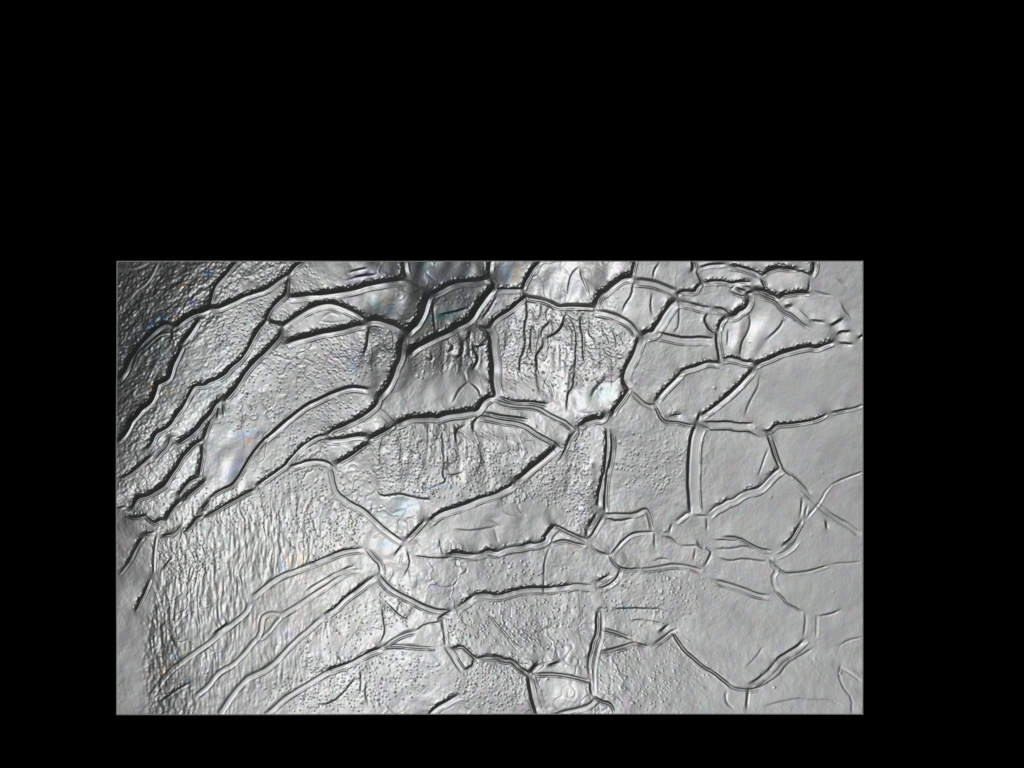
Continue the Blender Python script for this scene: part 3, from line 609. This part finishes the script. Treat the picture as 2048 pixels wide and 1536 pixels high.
Z_SMOOTH = zone((1000, 1050, 130, 40, -8, 1), (900, 780, 70, 30, 0, 1), (1290, 600, 60, 60, 0, .9), (1150, 570, 25, 30, 0, 1), (760, 1090, 40, 30, 0, 1), (660, 1290, 50, 25, 0, .8),
                (640, 640, 70, 20, -12, .7), (1190, 790, 50, 25, 0, .9), (480, 930, 50, 60, 0, .6), (750, 600, 40, 30, 0, .8), (890, 545, 70, 20, 0, .7), (880, 630, 60, 14, -20, .9), (1110, 1380, 40, 15, 0, .8),
                (1640, 800, 120, 80, 0, .8), (1640, 1000, 120, 300, 0, .6), (260, 1180, 60, 70, 0, .6), (258, 1330, 45, 150, 0, .9))
RIGHT = sstep(GX, 1180, 1500)                       # the sheet calms down towards its right side
damp = (1 - 0.85 * Z_SMOOTH)

def pits(spacing, prob, sig, depth, ring, seed):
    r = np.random.default_rng(seed)
    nx, ny = int((X1 - X0) / spacing), int((Y1 - Y0) / spacing)
    px = (np.arange(nx)[None, :] + .5 + r.uniform(-.42, .42, (ny, nx))) * spacing
    py = (np.arange(ny)[:, None] + .5 + r.uniform(-.42, .42, (ny, nx))) * spacing
    i = np.clip((px / PX).astype(int), 0, NX - 1); j = np.clip((py / PY).astype(int), 0, NY - 1)
    keep = r.uniform(0, 1, (ny, nx)) < prob[j, i]
    imp = np.zeros((NY, NX), np.float32)
    np.add.at(imp, (j[keep], i[keep]), r.uniform(.45, 1.25, keep.sum()))
    k2 = FKX ** 2 + FKY ** 2
    w = np.fft.rfft2(imp)
    # each pore: a gentle slide down towards the lamp side, then one steep wall back up
    kx_ = ((np.arange(NX) + NX // 2) % NX - NX // 2)[None, :] * PX; ky_ = ((np.arange(NY) + NY // 2) % NY - NY // 2)[:, None] * PY
    s_ = kx_ * U[0] + ky_ * U[1]; t_ = -kx_ * U[1] + ky_ * U[0]
    wl = 1.5 * sig; ramp = np.where(s_ < 0, np.clip(1 + s_ / (4.2 * sig), 0, 1), np.clip(1 - s_ / wl, 0, 1))
    kern = ramp * np.exp(-0.5 * (t_ / (1.1 * sig)) ** 2)
    h = -depth * np.fft.rfft2(kern)
    if ring > 0:
        s1, s2 = sig * 2.4, sig * 3.2
        h = h + ring * (np.exp(-0.5 * k2 * s2 ** 2) * s2 ** 2 - np.exp(-0.5 * k2 * s1 ** 2) * s1 ** 2) * 2 * np.pi / (PX * PY)
    return np.fft.irfft2(w * h, s=(NY, NX)).astype(np.float32)

tex = np.zeros((NY, NX), np.float32)
clump = sstep(noise(28, 40, seed=20), -1.2, 0.6)
pp = np.clip(Z_PITS * (0.45 + 0.65 * clump), 0, 1) * damp
tex += 0.8 * (pits(7.4, pp * .95, .85, 0.9 * 1.1, .08, 21) + pits(14, pp * .5, 1.15, 0.9 * 1.1, .10, 24) + pits(30, pp * .3, 1.5, 0.9, .2, 22)) * (1 - .72 * RIGHT)
tex += 0.8 * pits(34, 0.12 + 0 * RIGHT, 1.4, .8, 0, 23) * damp
# vertical striations
def warped(a, amt, seed):
    sh = noise(16, 22, seed=seed) * amt + noise(5, 9, seed=seed + 1) * amt * .35
    ii_ = np.clip(np.arange(NX)[None, :] + np.rint(sh / PX).astype(int), 0, NX - 1)
    return np.take_along_axis(a, ii_, axis=1)
s1 = warped(noise(1.7, 7.5, seed=30), 5, 80) * (.55 + .6 * sstep(noise(4, 6, seed=84), -.8, .8)); s2 = noise(1.8, 7, seed=31)
tex += 0.27 * Z_STRIA * damp * (0.85 * s1 + .55 * s2) * (0.55 + .45 * sstep(noise(40, 60, seed=32), -1, 1))
# rivulets: wandering narrow folds
n1 = noise(8, 36, seed=40) + .35 * noise(5, 8, seed=41)
n2 = noise(11, 48, seed=42) + .30 * noise(5, 8, seed=43)
tex += 0.85 * Z_RIV * damp * (.8 * np.tanh(2.2 * n1) + .55 * np.tanh(2.6 * n2) - .5 * np.exp(-(n2 / .14) ** 2))
# faint wandering folds everywhere
n3 = noise(30, 38, .6, seed=44) + .2 * noise(7, 7, seed=45)
n4 = noise(24, 30, -.5, seed=46) + .2 * noise(6, 6, seed=47)
tex += .4 * damp * (1 - .95 * RIGHT) * (np.exp(-(n3 / .07) ** 2) - np.exp(-(n4 / .07) ** 2)) * sstep(noise(40, 40, seed=48), -.2, .9)
# coarse grain, streaked up to the right
g1 = noise(2.4, 1.5, -.72, seed=50); g2 = noise(1.5, 1.5, seed=51); g3 = noise(9, 4, -.72, seed=52)
tex += 0.5 * Z_GRAIN * (.5 * g1 + .4 * g2 + .7 * g3)
# general fine grain
tex += (.02 + .03 * (1 - RIGHT)) * noise(1.7, 1.9, seed=53) * (1 - .5 * Z_SMOOTH)
tex += (.10 - .06 * RIGHT) * noise(5, 5.5, seed=54) * (1 - .4 * Z_SMOOTH)
tex += (.2 - .12 * RIGHT) * noise(14, 16, seed=55)
tex *= 0.12 + 0.88 * plate_mask
# smooth folded patches (glassy wrinkles)
fold = noise(9, 20, .25, seed=60) * zone((1150, 565, 90, 50, 0, 1), (1180, 780, 80, 40, 0, 1), (890, 545, 80, 30, 0, 1), (790, 590, 70, 60, 0, .9), (1010, 550, 40, 30, 0, 1), (800, 1030, 60, 40, 0, .8), (1490, 660, 50, 60, 0, .7),
     (1240, 600, 60, 60, 0, .4), (770, 740, 60, 50, 0, .8), (480, 920, 50, 70, 0, .8), (880, 640, 60, 40, 0, .9), (900, 780, 80, 35, 0, .5), (1040, 1060, 110, 35, 0, .35), (760, 1090, 40, 30, 0, .5))
tex += .8 * fold
# dark mottled streak at the lower left, wrinkled left margin
tex += .25 * zone((325, 1310, 40, 150, 3, 1), (350, 1400, 50, 50, 0, .8)) * (noise(2.2, 5, seed=61) + .6 * noise(1.8, 1.8, seed=62))

# ------------------------------------------------------------------ large tilts that put light and dark into the sheet's shape
def bump(x, y, rx, ry, a=0.0):
    c, s = math.cos(math.radians(a)), math.sin(math.radians(a))
    dx, dy = GX - x, GY - y
    return np.exp(-0.5 * (((dx * c + dy * s) / rx) ** 2 + ((-dx * s + dy * c) / ry) ** 2))
def spline_rows(A, n):
    """cubic B-spline upsampling along the first axis"""
    m = A.shape[0]
    x = np.linspace(0, m - 1, n); i = np.clip(x.astype(int), 0, m - 2); f = (x - i)[:, None]
    P = np.concatenate([[2 * A[0] - A[1]], A, [2 * A[-1] - A[-2]]])
    return ((1 - f) ** 3 * P[i] + (3 * f ** 3 - 6 * f ** 2 + 4) * P[i + 1] + (-3 * f ** 3 + 3 * f ** 2 + 3 * f + 1) * P[i + 2] + f ** 3 * P[np.clip(i + 3, 0, m + 1)]) / 6
base = spline_rows(spline_rows(TONE_SHAPE, NY).T.copy(), NX).T.astype(np.float32)
pad = 160
fshape = (NY + 2 * pad, NX + 2 * pad)
wy = np.ones(fshape[0]); wx = np.ones(fshape[1])
r_ = 0.5 - 0.5 * np.cos(np.linspace(0, np.pi, pad)); wy[:pad] = r_; wy[-pad:] = r_[::-1]; wx[:pad] = r_; wx[-pad:] = r_[::-1]
kx = np.fft.rfftfreq(fshape[1])[None, :] * 2 * np.pi / PX; ky = np.fft.fftfreq(fshape[0])[:, None] * 2 * np.pi / PY
base -= base.mean()
# walls of the ridges: the height field that best follows the slopes asked for
def padded(a): return np.pad(a, pad, mode='edge') * wy[:, None] * wx[None, :]
steps = np.fft.irfft2(-1j * (kx * np.fft.rfft2(padded(GSX)) + ky * np.fft.rfft2(padded(GSY))) / (kx ** 2 + ky ** 2 + (1 / 140.0) ** 2), s=fshape)
relief = relief + steps[pad:-pad, pad:-pad].astype(np.float32)

height = base + relief + tex
gy_, gx_ = np.gradient(height.astype(np.float64), PY, PX)
nrm = np.stack([-gx_, gy_, np.ones_like(gx_)], -1)
nrm /= np.linalg.norm(nrm, axis=-1, keepdims=True)
co = np.stack([(GX - CX) * S, -(GY - CY) * S, height * S + Z0], -1).astype(np.float32)

# thin-film colours: a few small blue, violet and amber flecks
tint = np.ones((NY, NX, 3), np.float32)
def fleck(x, y, rx, ry, an, col, w=1.0):
    g = (w * bump(x, y, rx, ry, an))[..., None]
    tint[:] = tint * (1 - g) + tint * np.array(col, np.float32) * g
BLUE, AMBER, VIOLET, TEAL = (.45, .8, 1.25), (1.2, .85, .45), (.75, .65, 1.15), (.65, 1.05, 1.1)
for f in [(326, 634, 7, 4, -30, BLUE), (303, 649, 6, 5, -40, BLUE), (350, 624, 5, 4, 0, VIOLET), (351, 632, 4, 3, 0, AMBER), (385, 604, 6, 5, 0, VIOLET), (417, 547, 6, 4, 0, BLUE),
          (365, 570, 9, 4, -20, AMBER, .6), (302, 772, 4, 6, 20, AMBER, .6), (341, 787, 5, 3, 0, AMBER, .6), (500, 883, 6, 3, 0, AMBER, .6), (489, 868, 16, 4, -15, BLUE, .45), (498, 876, 12, 4, 0, VIOLET, .4),
          (466, 945, 7, 12, 35, BLUE, .4), (477, 925, 6, 14, 30, VIOLET, .5), (567, 1133, 6, 8, 0, BLUE, .45), (577, 1126, 3, 8, 0, AMBER, .5), (600, 1120, 10, 10, 0, AMBER, .3), (755, 609, 8, 8, 0, TEAL, .6), (769, 601, 6, 8, 0, AMBER, .4),
          (780, 618, 6, 6, 0, BLUE, .6), (703, 732, 8, 14, 0, BLUE, .3), (720, 715, 12, 10, 0, VIOLET, .25), (1030, 551, 5, 14, 15, AMBER, .4), (1014, 547, 9, 14, 0, BLUE, .5), (885, 632, 26, 6, -15, TEAL, .9), (842, 527, 10, 8, 0, TEAL, .9),
          (870, 553, 20, 8, 0, VIOLET, .3), (740, 550, 30, 5, -14, VIOLET, .5), (1205, 785, 14, 10, 0, TEAL, .35), (810, 1015, 22, 10, -20, BLUE, .35), (885, 972, 22, 3, 0, BLUE, .35), (380, 1362, 6, 3, 0, BLUE, .4), (330, 1340, 8, 12, 0, AMBER, .3),
          (352, 1312, 6, 5, 0, BLUE, .5), (365, 1308, 4, 4, 0, AMBER, .5), (575, 1270, 8, 6, 0, VIOLET, .4), (880, 1175, 12, 5, 10, VIOLET, .35), (775, 1090, 10, 5, 0, BLUE, .35), (440, 1236, 7, 4, -20, VIOLET, .5), (536, 1240, 5, 5, 0, AMBER, .4),
          (300, 680, 60, 40, -40, (.85, 1.03, 1.03), .5), (420, 780, 60, 90, 30, (.93, 1.03, 1.02), .5), (470, 1150, 120, 120, 0, (1.0, 1.01, .985), .8), (900, 560, 60, 40, 0, (.9, 1.02, 1.05), .6), (640, 1180, 120, 60, -25, (1.01, 1.0, .98), .7)]:  # broad washes; the teal at left paints tinted shade into the colour
    fleck(*f)
tint *= (1 + .014 * np.stack([noise(6, 6, seed=70), noise(6, 6, seed=71), noise(6, 6, seed=72)], -1))

# ------------------------------------------------------------------ which plate each spot belongs to
SEEDS = [(290, 600), (505, 545), (690, 560), (560, 610), (470, 660), (375, 655), (310, 720), (480, 735), (600, 760), (640, 640), (770, 600), (835, 550), (920, 545), (910, 620), (1010, 550), (1000, 610),
  (1110, 560), (1230, 620), (1120, 700), (890, 740), (650, 860), (720, 855), (640, 895), (880, 930), (1060, 830), (1330, 555), (1380, 620), (1340, 650), (1320, 740), (1430, 590), (1480, 680), (1480, 590),
  (1560, 560), (1480, 560), (1530, 535), (1680, 560), (1640, 620), (1580, 680), (1430, 780), (1600, 790), (1290, 930), (1170, 940), (1080, 960), (1450, 930), (1640, 890), (1520, 1070), (1690, 990), (1660, 1100),
  (970, 1070), (560, 1050), (1000, 1140), (850, 1150), (770, 1090), (640, 1165), (660, 1185), (680, 1270), (830, 1240), (1040, 1250), (720, 1370), (1000, 1370), (962, 1322), (1130, 1390), (1290, 1350), (1330, 1200),
  (1250, 1090), (1210, 1055), (1380, 1090), (1500, 1160), (1640, 1300), (1640, 1385), (1510, 1330), (280, 800), (255, 930), (390, 850), (340, 910), (350, 990), (388, 985), (400, 1010), (270, 1080), (265, 1180), (430, 1380), (460, 910),
  (470, 1000), (560, 1330), (510, 1210), (450, 1310), (690, 905), (300, 1400)]
ST = 5
bc = barrier[::ST, ::ST]; hN, wN = bc.shape
lab = np.full((hN, wN), -1, np.int32); dist = np.full((hN, wN), 1e9)
heap = []
for n, (x, y) in enumerate(SEEDS):
    i = int(np.clip((x - X0) / PX / ST, 0, wN - 1)); j = int(np.clip((y - Y0) / PY / ST, 0, hN - 1))
    dist[j, i] = 0; lab[j, i] = n; heapq.heappush(heap, (0.0, j, i))
cost = (1 + 30 * bc).tolist()
while heap:
    dd, j, i = heapq.heappop(heap)
    if dd > dist[j, i]: continue
    for dj_, di_ in ((1, 0), (-1, 0), (0, 1), (0, -1)):
        a_, b_ = j + dj_, i + di_
        if 0 <= a_ < hN and 0 <= b_ < wN:
            nd = dd + cost[a_][b_]
            if nd < dist[a_, b_]:
                dist[a_, b_] = nd; lab[a_, b_] = lab[j, i]; heapq.heappush(heap, (nd, a_, b_))
plate = np.repeat(np.repeat(lab, ST, 0), ST, 1)[:NY, :NX]

# ------------------------------------------------------------------ build
def link(o, parent=None):
    scene.collection.objects.link(o)
    if parent is not None: o.parent = parent
    return o

sheet = bpy.data.objects.new("embossed_sheet", None)
sheet["label"] = "glossy silver grey sheet with a raised network of crackled ridges lying on black"
sheet["category"] = "sheet"
link(sheet)

fid = np.where(owner[:-1, :-1] >= 0, owner[:-1, :-1] + 1000, plate[:-1, :-1])
vid = np.arange(NY * NX).reshape(NY, NX)
quads = np.stack([vid[:-1, :-1], vid[1:, :-1], vid[1:, 1:], vid[:-1, 1:]], -1).reshape(-1, 4)
fid = fid.reshape(-1)
order = np.argsort(fid, kind='stable')
fs = fid[order]
cuts = np.flatnonzero(np.diff(fs)) + 1
co_f = co.reshape(-1, 3); nr_f = nrm.reshape(-1, 3).astype(np.float32)
ti_f = np.concatenate([tint.reshape(-1, 3), np.ones((NY * NX, 1), np.float32)], 1)

def grid_part(name, q, mat):
    used, inv = np.unique(q.reshape(-1), return_inverse=True)
    me = bpy.data.meshes.new(name)
    nf = len(q)
    me.vertices.add(len(used)); me.vertices.foreach_set("co", co_f[used].reshape(-1))
    me.loops.add(nf * 4); me.loops.foreach_set("vertex_index", inv.astype(np.int32).reshape(-1))
    me.polygons.add(nf); me.polygons.foreach_set("loop_start", np.arange(0, nf * 4, 4, dtype=np.int32))
    me.update(calc_edges=True)
    me.polygons.foreach_set("use_smooth", np.ones(nf, bool))
    at = me.attributes.new("film_tint", 'FLOAT_COLOR', 'POINT'); at.data.foreach_set("color", ti_f[used].reshape(-1))
    me.materials.append(mat)
    me.normals_split_custom_set_from_vertices(nr_f[used])
    o = bpy.data.objects.new(name, me)
    return link(o, sheet)

for grp in np.split(order, cuts):
    k = fid[grp[0]]
    grid_part("ridge" if k >= 1000 else "plate", quads[grp], M_RIDGE if k >= 1000 else M_PLATE)

# white border line added around the sheet: a thin pale rim that follows the relief, and the backing under it
per = np.concatenate([vid[0, :], vid[1:, -1], vid[-1, -2::-1], vid[-2:0:-1, 0]])
out = np.concatenate([np.tile([0, 1], (NX, 1)), np.tile([1, 0], (NY - 1, 1)), np.tile([0, -1], (NX - 1, 1)), np.tile([-1, 0], (NY - 2, 1))]).astype(np.float32)
for c_ in (0, NX - 1, NX + NY - 2, 2 * NX + NY - 3):
    out[c_] = {0: (-1, 1), NX - 1: (1, 1), NX + NY - 2: (1, -1), 2 * NX + NY - 3: (-1, -1)}[c_]
pc = co_f[per].copy()
zs = pc[:, 2].copy()
ker = np.ones(25) / 25
zs = np.convolve(np.concatenate([zs[-12:], zs, zs[:12]]), ker, 'valid')
zs = np.maximum(zs, pc[:, 2]) + 0.4 * S
n = len(per)
ring_in = pc.copy(); ring_in[:, 2] = zs
ring_out = pc.copy(); ring_out[:, :2] += out * 1.6 * S; ring_out[:, 2] = zs
foot_out = ring_out.copy(); foot_out[:, 2] = 0.0005
foot_in = ring_in.copy(); foot_in[:, 2] = 0.0005
V = np.concatenate([foot_in, ring_in, ring_out, foot_out])
F = []
for i in range(n):
    j = (i + 1) % n
    for a_ in range(3):
        F.append((a_ * n + i, a_ * n + j, (a_ + 1) * n + j, (a_ + 1) * n + i))
me = bpy.data.meshes.new("border_rim"); me.from_pydata(V.tolist(), [], F); me.materials.append(M_RIM); me.update()
link(bpy.data.objects.new("border_rim", me), sheet)
bx0, bx1, by0, by1 = [v * S for v in (X0 - CX + .5, X1 - CX - .5, -(Y1 - CY) + .5, -(Y0 - CY) - .5)]
zt = float(co_f[:, 2].min()) - 0.0003
me = bpy.data.meshes.new("backing")
me.from_pydata([(x, y, z) for z in (0.0006, zt) for x, y in ((bx0, by0), (bx1, by0), (bx1, by1), (bx0, by1))], [],
               [(3, 2, 1, 0), (4, 5, 6, 7), (0, 1, 5, 4), (1, 2, 6, 5), (2, 3, 7, 6), (3, 0, 4, 7)])
me.materials.append(M_RIM)
link(bpy.data.objects.new("backing", me), sheet)
print("SHEET height range (units)", height.min(), height.max(), "base", base.min(), base.max(), "ridges", len(ridge_list))

# black page around the sheet, added as a slab it lies on
me = bpy.data.meshes.new("black_page")
w = 1.2
me.from_pydata([(-w, -w, 0), (w, -w, 0), (w, w, 0), (-w, w, 0), (-w, -w, -.03), (w, -w, -.03), (w, w, -.03), (-w, w, -.03)], [],
               [(0, 1, 2, 3), (7, 6, 5, 4), (0, 4, 5, 1), (1, 5, 6, 2), (2, 6, 7, 3), (3, 7, 4, 0)])
me.materials.append(M_BLACK)
o = link(bpy.data.objects.new("black_page", me)); o["kind"] = "structure"
o["label"] = "plain black surface under and around the silver sheet"
